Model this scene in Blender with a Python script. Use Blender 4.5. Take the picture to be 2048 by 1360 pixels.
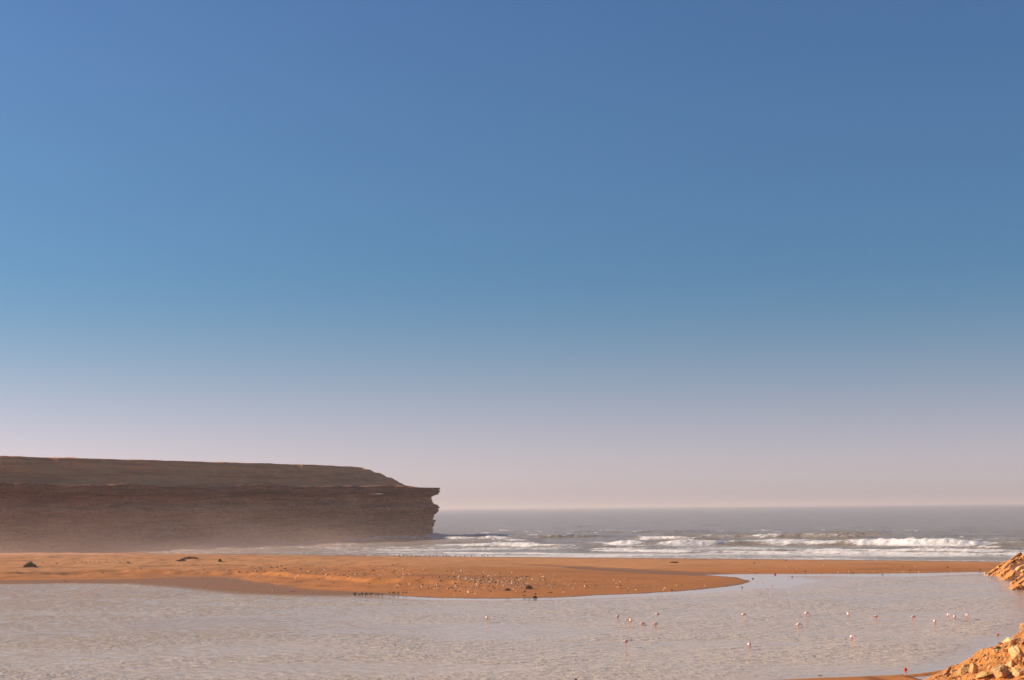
import bpy, bmesh, math, random
import numpy as np
from mathutils import Vector, Matrix

for o in list(bpy.data.objects):
    bpy.data.objects.remove(o)
scene = bpy.context.scene
col = scene.collection
R = math.radians

# ------------------------------------------------------------------ camera
CAM_H = 13.0
F = 3000.0                      # focal length in pixels of the 2048 px wide frame
PITCH = R(6.376)
ROLL = R(-0.52)
cam_d = bpy.data.cameras.new('camera')
cam_d.sensor_width = 36.0
cam_d.lens = 36.0 * F / 2048.0
cam_d.clip_start = 0.5
cam_d.clip_end = 200000.0
cam = bpy.data.objects.new('camera', cam_d)
col.objects.link(cam)
cam_rot = Matrix.Rotation(R(90) + PITCH, 4, 'X') @ Matrix.Rotation(ROLL, 4, 'Z')
cam.matrix_world = Matrix.Translation((0, 0, CAM_H)) @ cam_rot
scene.camera = cam
CR = np.array(cam_rot.to_3x3())

# ------------------------------------------------------------------ sky, sun, exposure
SUN_AZ = R(76)                  # to the left of the view direction
SUN_EL = R(23)
S = Vector((-math.sin(SUN_AZ) * math.cos(SUN_EL), math.cos(SUN_AZ) * math.cos(SUN_EL), math.sin(SUN_EL)))
world = bpy.data.worlds.new('World')
scene.world = world
world.use_nodes = True
wn, wl = world.node_tree.nodes, world.node_tree.links
for n in list(wn):
    wn.remove(n)
wout = wn.new('ShaderNodeOutputWorld')
bg = wn.new('ShaderNodeBackground')
sky = wn.new('ShaderNodeTexSky')
sky.sky_type = 'NISHITA'
sky.sun_disc = False
sky.sun_elevation = SUN_EL
sky.sun_rotation = -SUN_AZ
sky.altitude = 0
sky.air_density = 1.0
sky.dust_density = 0.6
sky.ozone_density = 3.0
bg.inputs['Strength'].default_value = 0.0605
# the sea air warms and whitens the lowest sky; above that the blue deepens (one tint per height, all round)
SKY_TINT = [(0.0170, (0.6252, 0.5718, 0.8071)), (0.1142, (0.5205, 0.4257, 0.5779)), (0.2118, (0.4057, 0.3654, 0.4524)), (0.3094, (0.2884, 0.3301, 0.4)), (0.4067, (0.2163, 0.313, 0.3902)), (0.5033, (0.2076, 0.3092, 0.3901)), (0.7402, (0.2434, 0.334, 0.4105)), (0.9668, (0.2572, 0.3418, 0.4395))]
tcw = wn.new('ShaderNodeTexCoord')
sxyz = wn.new('ShaderNodeSeparateXYZ'); wl.new(tcw.outputs['Generated'], sxyz.inputs[0])
hmap = wn.new('ShaderNodeMath'); hmap.operation = 'DIVIDE'; hmap.use_clamp = True
wl.new(sxyz.outputs[2], hmap.inputs[0]); hmap.inputs[1].default_value = 0.34
cr = wn.new('ShaderNodeValToRGB'); wl.new(hmap.outputs[0], cr.inputs[0])
els = cr.color_ramp.elements
cr.color_ramp.interpolation = 'B_SPLINE'
while len(els) < len(SKY_TINT):
    els.new(0.5)
for i, (p_, c_) in enumerate(SKY_TINT):
    els[i].position = p_; els[i].color = (*c_, 1)
vm = wn.new('ShaderNodeVectorMath'); vm.operation = 'MULTIPLY'
wl.new(sky.outputs[0], vm.inputs[0]); wl.new(cr.outputs[0], vm.inputs[1])
vs = wn.new('ShaderNodeVectorMath'); vs.operation = 'SCALE'; vs.inputs['Scale'].default_value = 2.5
wl.new(vm.outputs[0], vs.inputs[0])
wl.new(vs.outputs[0], bg.inputs['Color'])
wl.new(bg.outputs[0], wout.inputs['Surface'])

sun_d = bpy.data.lights.new('sun', 'SUN')
sun_d.energy = 5.0
sun_d.angle = R(0.53)
sun_d.color = (1.0, 0.84, 0.65)
sun = bpy.data.objects.new('sun', sun_d)
col.objects.link(sun)
sun.rotation_euler = S.to_track_quat('Z', 'Y').to_euler()
sun.location = (-200, 100, 200)

scene.view_settings.view_transform = 'Standard'
scene.view_settings.look = 'None'
scene.view_settings.exposure = 0.6
scene.view_settings.gamma = 1.0
scene.view_settings.use_curve_mapping = False
scene.render.engine = 'CYCLES'
scene.cycles.use_denoising = True
scene.cycles.max_bounces = 6
scene.cycles.volume_bounces = 1
scene.cycles.volume_max_steps = 256


# ------------------------------------------------------------------ numeric helpers
def _hash(ix, iy, seed):
    h = (ix.astype(np.int64) * 374761393 + iy.astype(np.int64) * 668265263 + seed * 974711) & 0xffffffff
    h = ((h ^ (h >> 13)) * 1274126177) & 0xffffffff
    h = h ^ (h >> 16)
    return (h & 0xffffff) / float(0xffffff)


def vnoise(x, y, seed=0):
    x = np.asarray(x, float); y = np.asarray(y, float)
    x0 = np.floor(x); y0 = np.floor(y)
    fx = x - x0; fy = y - y0
    fx = fx * fx * fx * (fx * (fx * 6 - 15) + 10); fy = fy * fy * fy * (fy * (fy * 6 - 15) + 10)
    a = _hash(x0, y0, seed); b = _hash(x0 + 1, y0, seed)
    c = _hash(x0, y0 + 1, seed); d = _hash(x0 + 1, y0 + 1, seed)
    return (a + (b - a) * fx) * (1 - fy) + (c + (d - c) * fx) * fy


def fbm(x, y, oct=4, seed=0, gain=0.5):          # about -1..1
    r = 0.0; a = 1.0; t = 0.0
    c, s = 0.8, 0.6
    for i in range(oct):
        r = r + a * (vnoise(x, y, seed + 17 * i) * 2 - 1)
        t += a; a *= gain
        x, y = 2.03 * (c * x - s * y) + 11.3, 2.03 * (s * x + c * y) - 7.1
    return r / t


def sstep(a, b, x):
    t = np.clip((x - a) / (b - a), 0, 1)
    return t * t * (3 - 2 * t)


def ray(u, v):
    d = CR @ np.array([(u - 1024) / F, (680 - v) / F, -1.0])
    return d


def gp(u, v, z=0.0):                              # where the line of sight meets the level z
    d = ray(u, v)
    t = (z - CAM_H) / d[2]
    return np.array([d[0] * t, d[1] * t, z])


def seg_dist(px, py, poly, closed=False):
    n = len(poly)
    best = np.full(np.shape(px), 1e18)
    for i in range(n if closed else n - 1):
        ax, ay = poly[i]; bx, by = poly[(i + 1) % n]
        dx, dy = bx - ax, by - ay
        l2 = dx * dx + dy * dy + 1e-12
        t = np.clip(((px - ax) * dx + (py - ay) * dy) / l2, 0, 1)
        best = np.minimum(best, (px - ax - t * dx) ** 2 + (py - ay - t * dy) ** 2)
    return np.sqrt(best)


def inside(px, py, poly):
    c = np.zeros(np.shape(px), bool)
    n = len(poly)
    for i in range(n):
        ax, ay = poly[i]; bx, by = poly[(i + 1) % n]
        if ay == by:
            continue
        cond = ((ay > py) != (by > py)) & (px < (bx - ax) * (py - ay) / (by - ay) + ax)
        c ^= cond
    return c


def spaced(a, b, step, lo, hi, grow=1.16):
    c = list(np.arange(a, b + step * 0.5, step))
    s = step
    up = []; x = c[-1]
    while x < hi:
        s *= grow; x += s; up.append(min(x, hi))
    s = step; dn = []; x = c[0]
    while x > lo:
        s *= grow; x -= s; dn.append(max(x, lo))
    return np.array(dn[::-1] + c + up)


def link(name, me, mat=None, parent=None):
    o = bpy.data.objects.new(name, me)
    col.objects.link(o)
    if mat is not None:
        me.materials.clear(); me.materials.append(mat)
    if parent is not None:
        o.parent = parent
    return o


def tag(o, label=None, cat=None, group=None, kind=None):
    if label: o['label'] = label
    if cat: o['category'] = cat
    if group: o['group'] = group
    if kind: o['kind'] = kind
    return o


def empty(name, loc=(0, 0, 0)):
    o = bpy.data.objects.new(name, None)
    o.empty_display_size = 0.3
    col.objects.link(o); o.location = loc
    return o


def grid_mesh(name, X, Y, Z, keep=None, smooth=True):
    """X, Y, Z 2-D arrays (rows, cols)"""
    r, c = X.shape
    co = np.stack([X, Y, Z], -1).reshape(-1, 3).astype(np.float32)
    idx = np.arange(r * c).reshape(r, c)
    q = np.stack([idx[:-1, :-1], idx[:-1, 1:], idx[1:, 1:], idx[1:, :-1]], -1).reshape(-1, 4)
    if keep is not None:
        k = (keep[:-1, :-1] | keep[:-1, 1:] | keep[1:, 1:] | keep[1:, :-1]).reshape(-1)
        q = q[k]
        used = np.unique(q)
        remap = np.full(r * c, -1); remap[used] = np.arange(len(used))
        q = remap[q]; co = co[used]
    else:
        used = None
    me = bpy.data.meshes.new(name)
    me.vertices.add(len(co)); me.vertices.foreach_set('co', co.ravel())
    me.loops.add(q.size); me.loops.foreach_set('vertex_index', q.ravel().astype(np.int32))
    me.polygons.add(len(q))
    me.polygons.foreach_set('loop_start', np.arange(0, q.size, 4, dtype=np.int32))
    me.polygons.foreach_set('use_smooth', np.full(len(q), smooth))
    me.update(calc_edges=True)
    return me, used


# ------------------------------------------------------------------ materials
def new_mat(name):
    m = bpy.data.materials.new(name)
    m.use_nodes = True
    nt = m.node_tree
    for n in list(nt.nodes):
        nt.nodes.remove(n)
    out = nt.nodes.new('ShaderNodeOutputMaterial')
    return m, nt, out


class NB:
    def __init__(self, nt):
        self.nt = nt

    def n(self, t, **kw):
        x = self.nt.nodes.new(t)
        for k, v in kw.items():
            setattr(x, k, v)
        return x

    def l(self, a, b):
        self.nt.links.new(a, b)

    def val(self, sock, v):
        if hasattr(v, 'is_linked') or isinstance(v, bpy.types.NodeSocket):
            self.l(v, sock)
        else:
            sock.default_value = v

    def math(self, op, a, b=0.0, c=None, clamp=False):
        x = self.n('ShaderNodeMath', operation=op, use_clamp=clamp)
        self.val(x.inputs[0], a); self.val(x.inputs[1], b)
        if c is not None:
            self.val(x.inputs[2], c)
        return x.outputs[0]

    def coords(self, scale=(1, 1, 1), rot=(0, 0, 0), src='Object'):
        if src == 'Object':
            tc = self.n('ShaderNodeTexCoord').outputs['Object']
        else:
            tc = self.n('ShaderNodeNewGeometry').outputs['Position']
        mp = self.n('ShaderNodeMapping')
        mp.inputs['Scale'].default_value = scale
        mp.inputs['Rotation'].default_value = rot
        self.l(tc, mp.inputs['Vector'])
        return mp.outputs[0]

    def noise(self, vec, scale, detail=4, rough=0.55, dist=0.0):
        x = self.n('ShaderNodeTexNoise')
        self.l(vec, x.inputs['Vector'])
        x.inputs['Scale'].default_value = scale
        x.inputs['Detail'].default_value = detail
        x.inputs['Roughness'].default_value = rough
        x.inputs['Distortion'].default_value = dist
        return x.outputs['Fac']

    def ramp(self, fac, stops):
        x = self.n('ShaderNodeValToRGB')
        e = x.color_ramp.elements
        while len(e) < len(stops):
            e.new(0.5)
        for i, (p, c) in enumerate(stops):
            e[i].position = p
            e[i].color = (c, c, c, 1) if isinstance(c, (int, float)) else (*c, 1)
        self.l(fac, x.inputs[0])
        return x.outputs[0]

    def mix(self, fac, a, b, mode='MIX'):
        x = self.n('ShaderNodeMix', data_type='RGBA', blend_type=mode)
        self.val(x.inputs[0], fac)
        for s, v in ((x.inputs[6], a), (x.inputs[7], b)):
            if isinstance(v, tuple):
                s.default_value = (*v, 1)
            else:
                self.l(v, s)
        return x.outputs[2]

    def map(self, v, a, b, c=0.0, d=1.0, smooth=True):
        x = self.n('ShaderNodeMapRange', interpolation_type='SMOOTHSTEP' if smooth else 'LINEAR')
        self.val(x.inputs[0], v)
        for i, k in enumerate((a, b, c, d)):
            x.inputs[i + 1].default_value = k
        return x.outputs[0]

    def bump(self, h, strength, dist=1.0, normal=None):
        x = self.n('ShaderNodeBump')
        x.inputs['Strength'].default_value = strength
        x.inputs['Distance'].default_value = dist
        self.l(h, x.inputs['Height'])
        if normal is not None:
            self.l(normal, x.inputs['Normal'])
        return x.outputs[0]

    def bsdf(self, color, rough=0.8, normal=None, spec=0.3, ior=1.45):
        b = self.n('ShaderNodeBsdfPrincipled')
        self.val(b.inputs['Base Color'], (*color, 1) if isinstance(color, tuple) else color)
        self.val(b.inputs['Roughness'], rough)
        b.inputs['IOR'].default_value = ior
        b.inputs['Specular IOR Level'].default_value = spec
        if normal is not None:
            self.l(normal, b.inputs['Normal'])
        return b


def mat_sand():
    m, nt, out = new_mat('sand')
    b = NB(nt)
    w = b.coords(src='World')
    big = b.noise(b.coords((0.02, 0.05, 0.05), src='World'), 1.0, 3)
    mid = b.noise(b.coords((0.12, 0.3, 0.3), src='World'), 1.0, 5)
    fine = b.noise(w, 2.2, 6, 0.65)
    dry = b.n('ShaderNodeAttribute', attribute_name='dry').outputs['Fac']
    dry = b.map(b.math('MULTIPLY_ADD', b.math('SUBTRACT', big, 0.5), 0.9, dry), 0.1, 0.9)
    c = b.mix(dry, (0.44, 0.165, 0.050), (0.53, 0.24, 0.10))
    c = b.mix(b.map(mid, 0.5, 0.78, 0, 0.5), c, (0.33, 0.135, 0.055))
    stk = b.noise(b.coords((0.035, 0.16, 0.2), src='World'), 1.0, 6, 0.65, 0.8)
    c = b.mix(b.map(stk, 0.50, 0.66, 0, 0.6), c, (0.27, 0.115, 0.05))
    c = b.mix(b.map(fine, 0.52, 0.8, 0, 0.55), c, (0.30, 0.14, 0.065))
    c = b.mix(b.map(fine, 0.2, 0.36, 0.35, 0.0), c, (0.62, 0.32, 0.13))
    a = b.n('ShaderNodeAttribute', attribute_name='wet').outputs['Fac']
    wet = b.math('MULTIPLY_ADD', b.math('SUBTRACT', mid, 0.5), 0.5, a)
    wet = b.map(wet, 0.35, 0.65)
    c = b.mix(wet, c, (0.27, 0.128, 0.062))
    rough = b.map(wet, 0, 1, 0.95, 0.62)
    nrm = b.bump(fine, 0.5, 0.12)
    s = b.bsdf(c, rough, nrm, 0.12)
    b.l(s.outputs[0], out.inputs[0])
    return m


def mat_rock(name, base, dark, pale, scale=1.0, bands=None, bumpd=0.08, rough=0.9):
    m, nt, out = new_mat(name)
    b = NB(nt)
    w = b.coords(src='World')
    n1 = b.noise(w, 0.8 * scale, 6, 0.6)
    n2 = b.noise(w, 5.0 * scale, 6, 0.65)
    c = b.mix(b.map(n1, 0.35, 0.65), base, pale)
    c = b.mix(b.map(n2, 0.5, 0.72, 0, 0.8), c, dark)
    if bands:
        bv = b.noise(b.coords(bands, src='World'), 1.0, 5, 0.65, 0.5)
        c = b.mix(b.map(bv, 0.48, 0.62, 0, 0.75), c, dark)
        c = b.mix(b.map(bv, 0.42, 0.30, 0, 0.55), c, pale)
    nrm = b.bump(n2, 0.7, bumpd)
    s = b.bsdf(c, rough, nrm, 0.2)
    b.l(s.outputs[0], out.inputs[0])
    return m


def mat_plain(name, c, rough=0.6, var=0.25, scale=6.0):
    m, nt, out = new_mat(name)
    b = NB(nt)
    n = b.noise(b.coords(), scale, 4)
    cc = b.mix(b.map(n, 0.35, 0.7), c, tuple(k * (1 - var) for k in c))
    s = b.bsdf(cc, rough, None, 0.3)
    b.l(s.outputs[0], out.inputs[0])
    return m


def mat_lagoon():
    m, nt, out = new_mat('lagoon_water')
    b = NB(nt)
    calm = b.n('ShaderNodeAttribute', attribute_name='calm').outputs['Fac']
    rip = b.noise(b.coords((0.75, 1.0, 1), rot=(0, 0, R(-10)), src='World'), 1.0, 4, 0.6, 0.3)
    fine = b.noise(b.coords((2.0, 2.6, 1), rot=(0, 0, R(8)), src='World'), 1.3, 4, 0.6)
    gst = b.noise(b.coords((0.035, 0.06, 1), rot=(0, 0, R(20)), src='World'), 1.0, 3, 0.5, 0.5)
    env = b.map(gst, 0.35, 0.65, 0.35, 1.45)
    hgt = b.math('MULTIPLY', b.math('MULTIPLY_ADD', fine, 0.4, rip), env)
    hgt = b.math('MULTIPLY', hgt, b.math('SUBTRACT', 1.0, calm))
    nrm = b.bump(hgt, 1.0, 0.27)
    s = b.bsdf((0.63, 0.475, 0.345), 0.07, nrm, 0.23, 1.333)
    b.l(b.math('MULTIPLY_ADD', calm, 0.35, 0.2), s.inputs['Specular IOR Level'])
    b.l(s.outputs[0], out.inputs[0])
    return m


def mat_sea():
    m, nt, out = new_mat('sea_water')
    b = NB(nt)
    fa = b.n('ShaderNodeAttribute', attribute_name='foam').outputs['Fac']
    lace = b.noise(b.coords((0.35, 0.5, 0.8), src='World'), 1.0, 7, 0.7, 0.8)
    fine = b.noise(b.coords((1.1, 1.1, 1.6), src='World'), 1.0, 5, 0.65)
    f = b.math('ADD', fa, b.math('MULTIPLY', b.math('SUBTRACT', lace, 0.5), 1.5))
    f = b.map(f, 0.38, 0.74)
    chop = b.noise(b.coords((0.16, 0.32, 0.3), rot=(0, 0, R(14)), src='World'), 1.0, 6, 0.62, 0.4)
    nrm = b.bump(chop, 1.0, 1.1)
    water = b.bsdf((0.31, 0.242, 0.168), 0.16, nrm, 0.14, 1.333)
    fn = b.bump(fine, 0.8, 0.35)
    fc = b.mix(b.map(fine, 0.3, 0.7), (0.64, 0.57, 0.53), (0.90, 0.83, 0.79))
    foam = b.bsdf(fc, 0.85, fn, 0.2)
    mx = b.n('ShaderNodeMixShader')
    b.l(f, mx.inputs[0]); b.l(water.outputs[0], mx.inputs[1]); b.l(foam.outputs[0], mx.inputs[2])
    b.l(mx.outputs[0], out.inputs[0])
    return m


M = {}
M['sand'] = mat_sand()
M['bank'] = mat_rock('bank_earth', (0.50, 0.185, 0.045), (0.26, 0.09, 0.03), (0.58, 0.25, 0.075), 1.0, bumpd=0.16)
M['boulder'] = mat_rock('boulder_stone', (0.68, 0.39, 0.165), (0.42, 0.19, 0.07), (0.78, 0.51, 0.26), 1.2, bumpd=0.05)
M['boulder_tan'] = mat_rock('tan_stone', (0.60, 0.31, 0.11), (0.36, 0.15, 0.05), (0.70, 0.43, 0.20), 1.2, bumpd=0.05)
M['boulder_red'] = mat_rock('red_stone', (0.30, 0.13, 0.06), (0.16, 0.07, 0.035), (0.40, 0.19, 0.09), 1.4, bumpd=0.05)
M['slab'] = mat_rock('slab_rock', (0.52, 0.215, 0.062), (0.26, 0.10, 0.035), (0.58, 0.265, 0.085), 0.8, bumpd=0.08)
M['slab_shade'] = mat_rock('slab_rock_shade', (0.13, 0.055, 0.03), (0.075, 0.032, 0.02), (0.19, 0.08, 0.04), 0.8, bumpd=0.08)  # same rock with the shade of its faces and gaps put into the colour
M['cliff'] = mat_rock('cliff_rock', (0.50, 0.178, 0.078), (0.25, 0.082, 0.04), (0.60, 0.245, 0.12), 0.12, (0.045, 0.045, 0.7), 0.35)
M['caprock'] = mat_rock('caprock', (0.35, 0.125, 0.058), (0.22, 0.076, 0.04), (0.45, 0.175, 0.085), 0.15, (0.015, 0.015, 0.9), 0.3)
M['slope'] = mat_rock('scree_slope', (0.80, 0.265, 0.09), (0.50, 0.155, 0.055), (0.82, 0.315, 0.125), 0.16, (0.02, 0.02, 0.5), 0.25)
M['lagoon'] = mat_lagoon()
M['sea'] = mat_sea()
M['pale'] = mat_plain('pale_pebble', (0.74, 0.55, 0.38), 0.85)
M['grey'] = mat_plain('grey_pebble', (0.33, 0.25, 0.19), 0.85)
M['dark'] = mat_plain('dark_drift', (0.075, 0.045, 0.03), 0.85)
M['wood'] = mat_plain('drift_wood', (0.20, 0.12, 0.07), 0.85)
M['orange'] = mat_plain('orange_stone', (0.70, 0.24, 0.05), 0.7)
M['red'] = mat_plain('red_plastic', (0.70, 0.035, 0.02), 0.4, 0.15)
M['green'] = mat_plain('green_plant', (0.035, 0.15, 0.07), 0.7, 0.4)
M['scrub'] = mat_plain('scrub_leaf', (0.085, 0.06, 0.032), 0.9, 0.4)
M['plume'] = mat_plain('flamingo_plumage', (0.78, 0.58, 0.50), 0.75, 0.08)
M['wing'] = mat_plain('flamingo_wing', (0.84, 0.58, 0.50), 0.75, 0.12)
M['pink'] = mat_plain('flamingo_leg', (0.68, 0.27, 0.21), 0.6, 0.1)
M['bill'] = mat_plain('bill_black', (0.04, 0.03, 0.03), 0.5, 0.1)
M['bird'] = mat_plain('dark_plumage', (0.055, 0.038, 0.03), 0.8, 0.3)
M['white'] = mat_plain('white_plumage', (0.78, 0.76, 0.73), 0.8, 0.08)

# ------------------------------------------------------------------ plan of the place (world x right, y away)
def P(u, v, z=0.0):
    g = gp(u, v, z); return (float(g[0]), float(g[1]))

far_shore = [(-420, 1172), (-120, 1170), (0, 1168.5), (130, 1167), (280, 1168), (370, 1174.5), (440, 1182), (500, 1187), (640, 1190.5),
             (760, 1190.5), (820, 1193.5), (880, 1196.5), (1000, 1197.5), (1100, 1195.5), (1200, 1191.5), (1300, 1186.5), (1400, 1179),
             (1455, 1174), (1490, 1168), (1506, 1161), (1490, 1156.8), (1450, 1153), (1412, 1149.8), (1480, 1148.2), (1600, 1147.8),
             (1800, 1147), (1950, 1144)]
FS = [P(*p) for p in far_shore]
_r = [P(2052, 1277), P(2030, 1281), P(2004, 1290.5), P(1980, 1305), P(1958, 1318), P(1938, 1327.5), P(1905, 1341), P(1895, 1345)]
RIGHT = [(91.5, 283), (80, 236), (62, 175)] + _r
NEAR = [P(1868, 1344), P(1835, 1349), P(1790, 1353), P(1720, 1356.5), P(1600, 1361.5), P(1400, 1369), (0, 107.5), (-60, 106), (-160, 110), (-230, 160)]
LAG = FS + RIGHT + NEAR
BANK = [(20, 60), (24, 85), (29.0, 108)] + [P(1852, 1360), P(1880, 1350)] + [(a - 0.25, b_) for a, b_ in _r[::-1]] + [(62, 175), (80, 236), (91.5, 283), (97, 300), (135, 312), (400, 335)]
sea_edge = [(2300, 1126), (2048, 1123.5), (1440, 1117.5), (1150, 1115), (860, 1112.5), (500, 1108.5), (290, 1106.5)]
SE = [P(*p) for p in sea_edge]
SEA_POLY = [(60000, -2000), (600, 200)] + SE + [(-122, 520), (-105, 585), (-70, 650), (-60, 720), (-200, 800), (-60000, 900), (-60000, 60000), (60000, 60000)]
SHORE_LINE = [(600, 200)] + SE + [(-175, 520)]
BANKPOLY = BANK + [(400, -200), (20, -200)]


def bank_h(x, y):
    d = seg_dist(x, y, BANK)
    ins = inside(x, y, BANKPOLY)
    d = np.where(ins, d, -d)
    k = 0.36 + 0.12 * sstep(180, 260, y)
    d = d - 4.5 * sstep(185, 215, y)
    hh = np.where(d > 0, k * d, 0.5 * d)
    return np.clip(hh, -3, 10) , d


def ground_h(x, y):
    lag_in = inside(x, y, LAG)
    dl = seg_dist(x, y, LAG, True) * np.where(lag_in, -1, 1)
    dl = dl + np.where(y > 180, 1.3 * fbm(x / 6, y / 9, 4, 15), 0)
    lag_in = dl < 0
    sea_in = inside(x, y, SEA_POLY)
    ds = seg_dist(x, y, SHORE_LINE) * np.where(sea_in, -1, 1)
    u = 1024 + F * x / np.maximum(y, 1)
    w = np.interp(u, [-300, 0, 250, 350, 430, 520, 620, 740, 800, 2300], [10, 10, 11, 20, 24, 14, 8, 2.5, 0.8, 0.8])
    far = y > 180
    e = np.maximum(dl - w, 0)
    lobe = sstep(700, 950, u)
    hl = 0.003 * np.minimum(dl, w) + (1.05 + 0.25 * lobe) * (1 - np.exp(-e / (30 - 2 * lobe)))
    # low scarp running along the bar on the left
    sc = 31 - 8 * sstep(300, 900, u) + 3.5 * fbm(x / 26, y / 26, 3, 5)
    hl = hl + 0.6 * sstep(-0.5, 0.5, dl - sc) * (1 - sstep(820, 1050, u))
    hs = 0.021 * ds + 0.02
    k = 0.12
    hmin = np.minimum(hl, hs) - np.maximum(k - np.abs(hl - hs), 0) ** 2 / (4 * k)
    # hummocks, wind ripples and small drifts
    rough = sstep(1, 12, e) * sstep(3, 25, ds)
    left = 1 - sstep(500, 1100, u)
    nz = fbm(x / 9.0, y / 5.0, 5, 3) * (0.14 + 0.36 * left) + fbm(x / 2.2, y / 1.6, 4, 9) * (0.06 + 0.10 * left)
    land = hmin + nz * rough
    # darker swale behind the lobe, an extension of the inlet
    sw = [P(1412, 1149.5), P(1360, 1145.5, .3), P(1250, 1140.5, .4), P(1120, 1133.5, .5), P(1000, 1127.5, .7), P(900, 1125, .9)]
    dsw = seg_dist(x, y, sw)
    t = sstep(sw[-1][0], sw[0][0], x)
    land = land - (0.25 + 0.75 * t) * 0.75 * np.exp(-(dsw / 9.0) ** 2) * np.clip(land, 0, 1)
    # beach behind the bar towards the cliff
    land = np.where((ds > 60) & far, np.minimum(land + 0.012 * (ds - 60) * sstep(70, 150, dl), 3.0), land)
    near = 11.2 * np.clip(1 - y / 110.0, 0, 1) ** 1.35
    nearland = np.where(dl > 0, np.minimum(0.10 * dl, 0.3) + 0.97 * near * sstep(0, 10, dl), 0)
    hh = np.where(far, land, nearland)
    under = np.maximum(-3.0, 0.06 * dl)
    useabed = np.maximum(-4.0, 0.021 * ds)
    hh = np.where(lag_in, under, hh)
    hh = np.where(sea_in, useabed, hh)
    return hh, dl, ds, w, e, dsw, t


# ------------------------------------------------------------------ ground
gx = spaced(-125, 125, 0.55, -50000, 50000, 1.17)
gy = spaced(212, 440, 0.55, -3000, 50000, 1.15)
X, Y = np.meshgrid(gx, gy)
Z, dl, ds, w, e, dsw, tsw = ground_h(X, Y)
bh, bd = bank_h(X, Y)
inbank = bd > 0
Zb = np.where((Y > 176) | (X > 76) | (Y < 84), bh + 0.25 * fbm(X / 3, Y / 3, 4, 31), bh - 1.0)
Z = np.where(inbank, np.maximum(Zb, np.where(Y < 84, Z, -3)), Z)
# headland ground under the cliff stays low
wet = np.clip(1.0 - (Z - 0.02) / 0.22, 0, 1) * np.where(ds > 8, 1, 0)
wet = np.where((dl < w + 0.8) & (dl > -3), 1.0, wet)
wet = np.where(u_ := ((1024 + F * X / np.maximum(Y, 1)) > 800), np.where(dl < 1.3, 1.0, wet * 0.35), wet)
wet = np.maximum(wet, np.exp(-(dsw / 8.0) ** 2) * (0.25 + 0.75 * tsw) * 0.95)  # sand darker and smoother along the swale
wet = np.maximum(wet, 1 - sstep(3, 16, ds)) * np.where(inbank, 0, 1)
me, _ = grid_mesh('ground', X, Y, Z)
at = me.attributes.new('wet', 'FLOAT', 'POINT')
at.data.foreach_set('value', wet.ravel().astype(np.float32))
at = me.attributes.new('dry', 'FLOAT', 'POINT')
dryv = np.clip(np.maximum(sstep(6, 60, dl) * (0.25 + 0.75 * sstep(20, 90, dl)), 0.75 * sstep(275, 330, Y) * sstep(0, 12, dl)), 0, 1)
at.data.foreach_set('value', dryv.ravel().astype(np.float32))
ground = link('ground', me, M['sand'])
tag(ground, kind='structure', label='orange sandbar and beach between the lagoon and the sea')

# ------------------------------------------------------------------ rocky bank at the lower right
bx = np.arange(18, 82, 0.2); by = np.arange(80, 180, 0.22)
X, Y = np.meshgrid(bx, by)


def bank_surface(x, y):
    b, d = bank_h(x, y)
    n = fbm(x / 3.2, y / 4.5, 5, 41) * 0.55 + np.floor(3.5 * vnoise(x / 2.1 + 0.4 * y, y / 1.7, 49)) * 0.17 + fbm(x / 0.9, y / 0.9, 4, 43) * 0.20
    r = 1 - np.abs(fbm(x / 2.4 + y / 7, y / 5 - x / 9, 4, 47))
    n = n + (r ** 4 - 0.4) * 0.28
    b = b + n * sstep(-0.5, 2.5, d) + 0.12 * sstep(-2, 1, d)
    return b, d


Zs, Dd = bank_surface(X, Y)
edge = (X > 81) | (Y > 179) | (Y < 81)
Zs = np.where(edge, Zs - 3, Zs)
me, _ = grid_mesh('rocky_bank', X, Y, Zs, keep=Dd > -4, smooth=False)
bank = link('rocky_bank', me, M['bank'])
tag(bank, kind='structure', label='steep orange earth bank in the lower right corner')


def surf_at(u, v):
    """first point of the land that the line of sight through a pixel meets"""
    d = ray(u, v)
    t = np.arange(80, 620, 0.25) / d[1]
    px, py, pz = d[0] * t, d[1] * t, CAM_H + d[2] * t
    if u > 1840 and v > 1180:
        h, _ = bank_surface(px, py)
    else:
        h = ground_h(px, py)[0]
    h = np.maximum(h, 0.0)
    k = np.argmax(pz < h)
    if not (pz < h).any():
        k = len(t) - 1
    return np.array([px[k], py[k], h[k]])


# low sand spit at the bottom edge, with a line of wrack
sp = [P(1590, 1362), P(1690, 1357.6), P(1790, 1354.2), P(1840, 1350.2), P(1875, 1345.2), P(1900, 1341.5)]
sx = np.arange(8, 40, 0.12); sy = np.arange(98, 126, 0.15)
X, Y = np.meshgrid(sx, sy)
d = seg_dist(X, Y, sp)
Zp = 0.12 * (1 - sstep(0.1, 1.2, d)) - 0.05 + 0.025 * fbm(X / 0.6, Y / 0.6, 4, 71)
dsp = np.full(X.shape, 0.0)
me, used = grid_mesh('sand_spit', X, Y, Zp, keep=d < 1.5)
at = me.attributes.new('wet', 'FLOAT', 'POINT')
wv = (0.15 + 0.3 * fbm(X / 1.5, Y / 1.0, 3, 72)).ravel()
at.data.foreach_set('value', (wv[used] if used is not None else wv).astype(np.float32))
tag(link('sand_spit', me, M['sand']), kind='structure', label='thin low sand spit at the bottom edge beside the bank')

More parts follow.
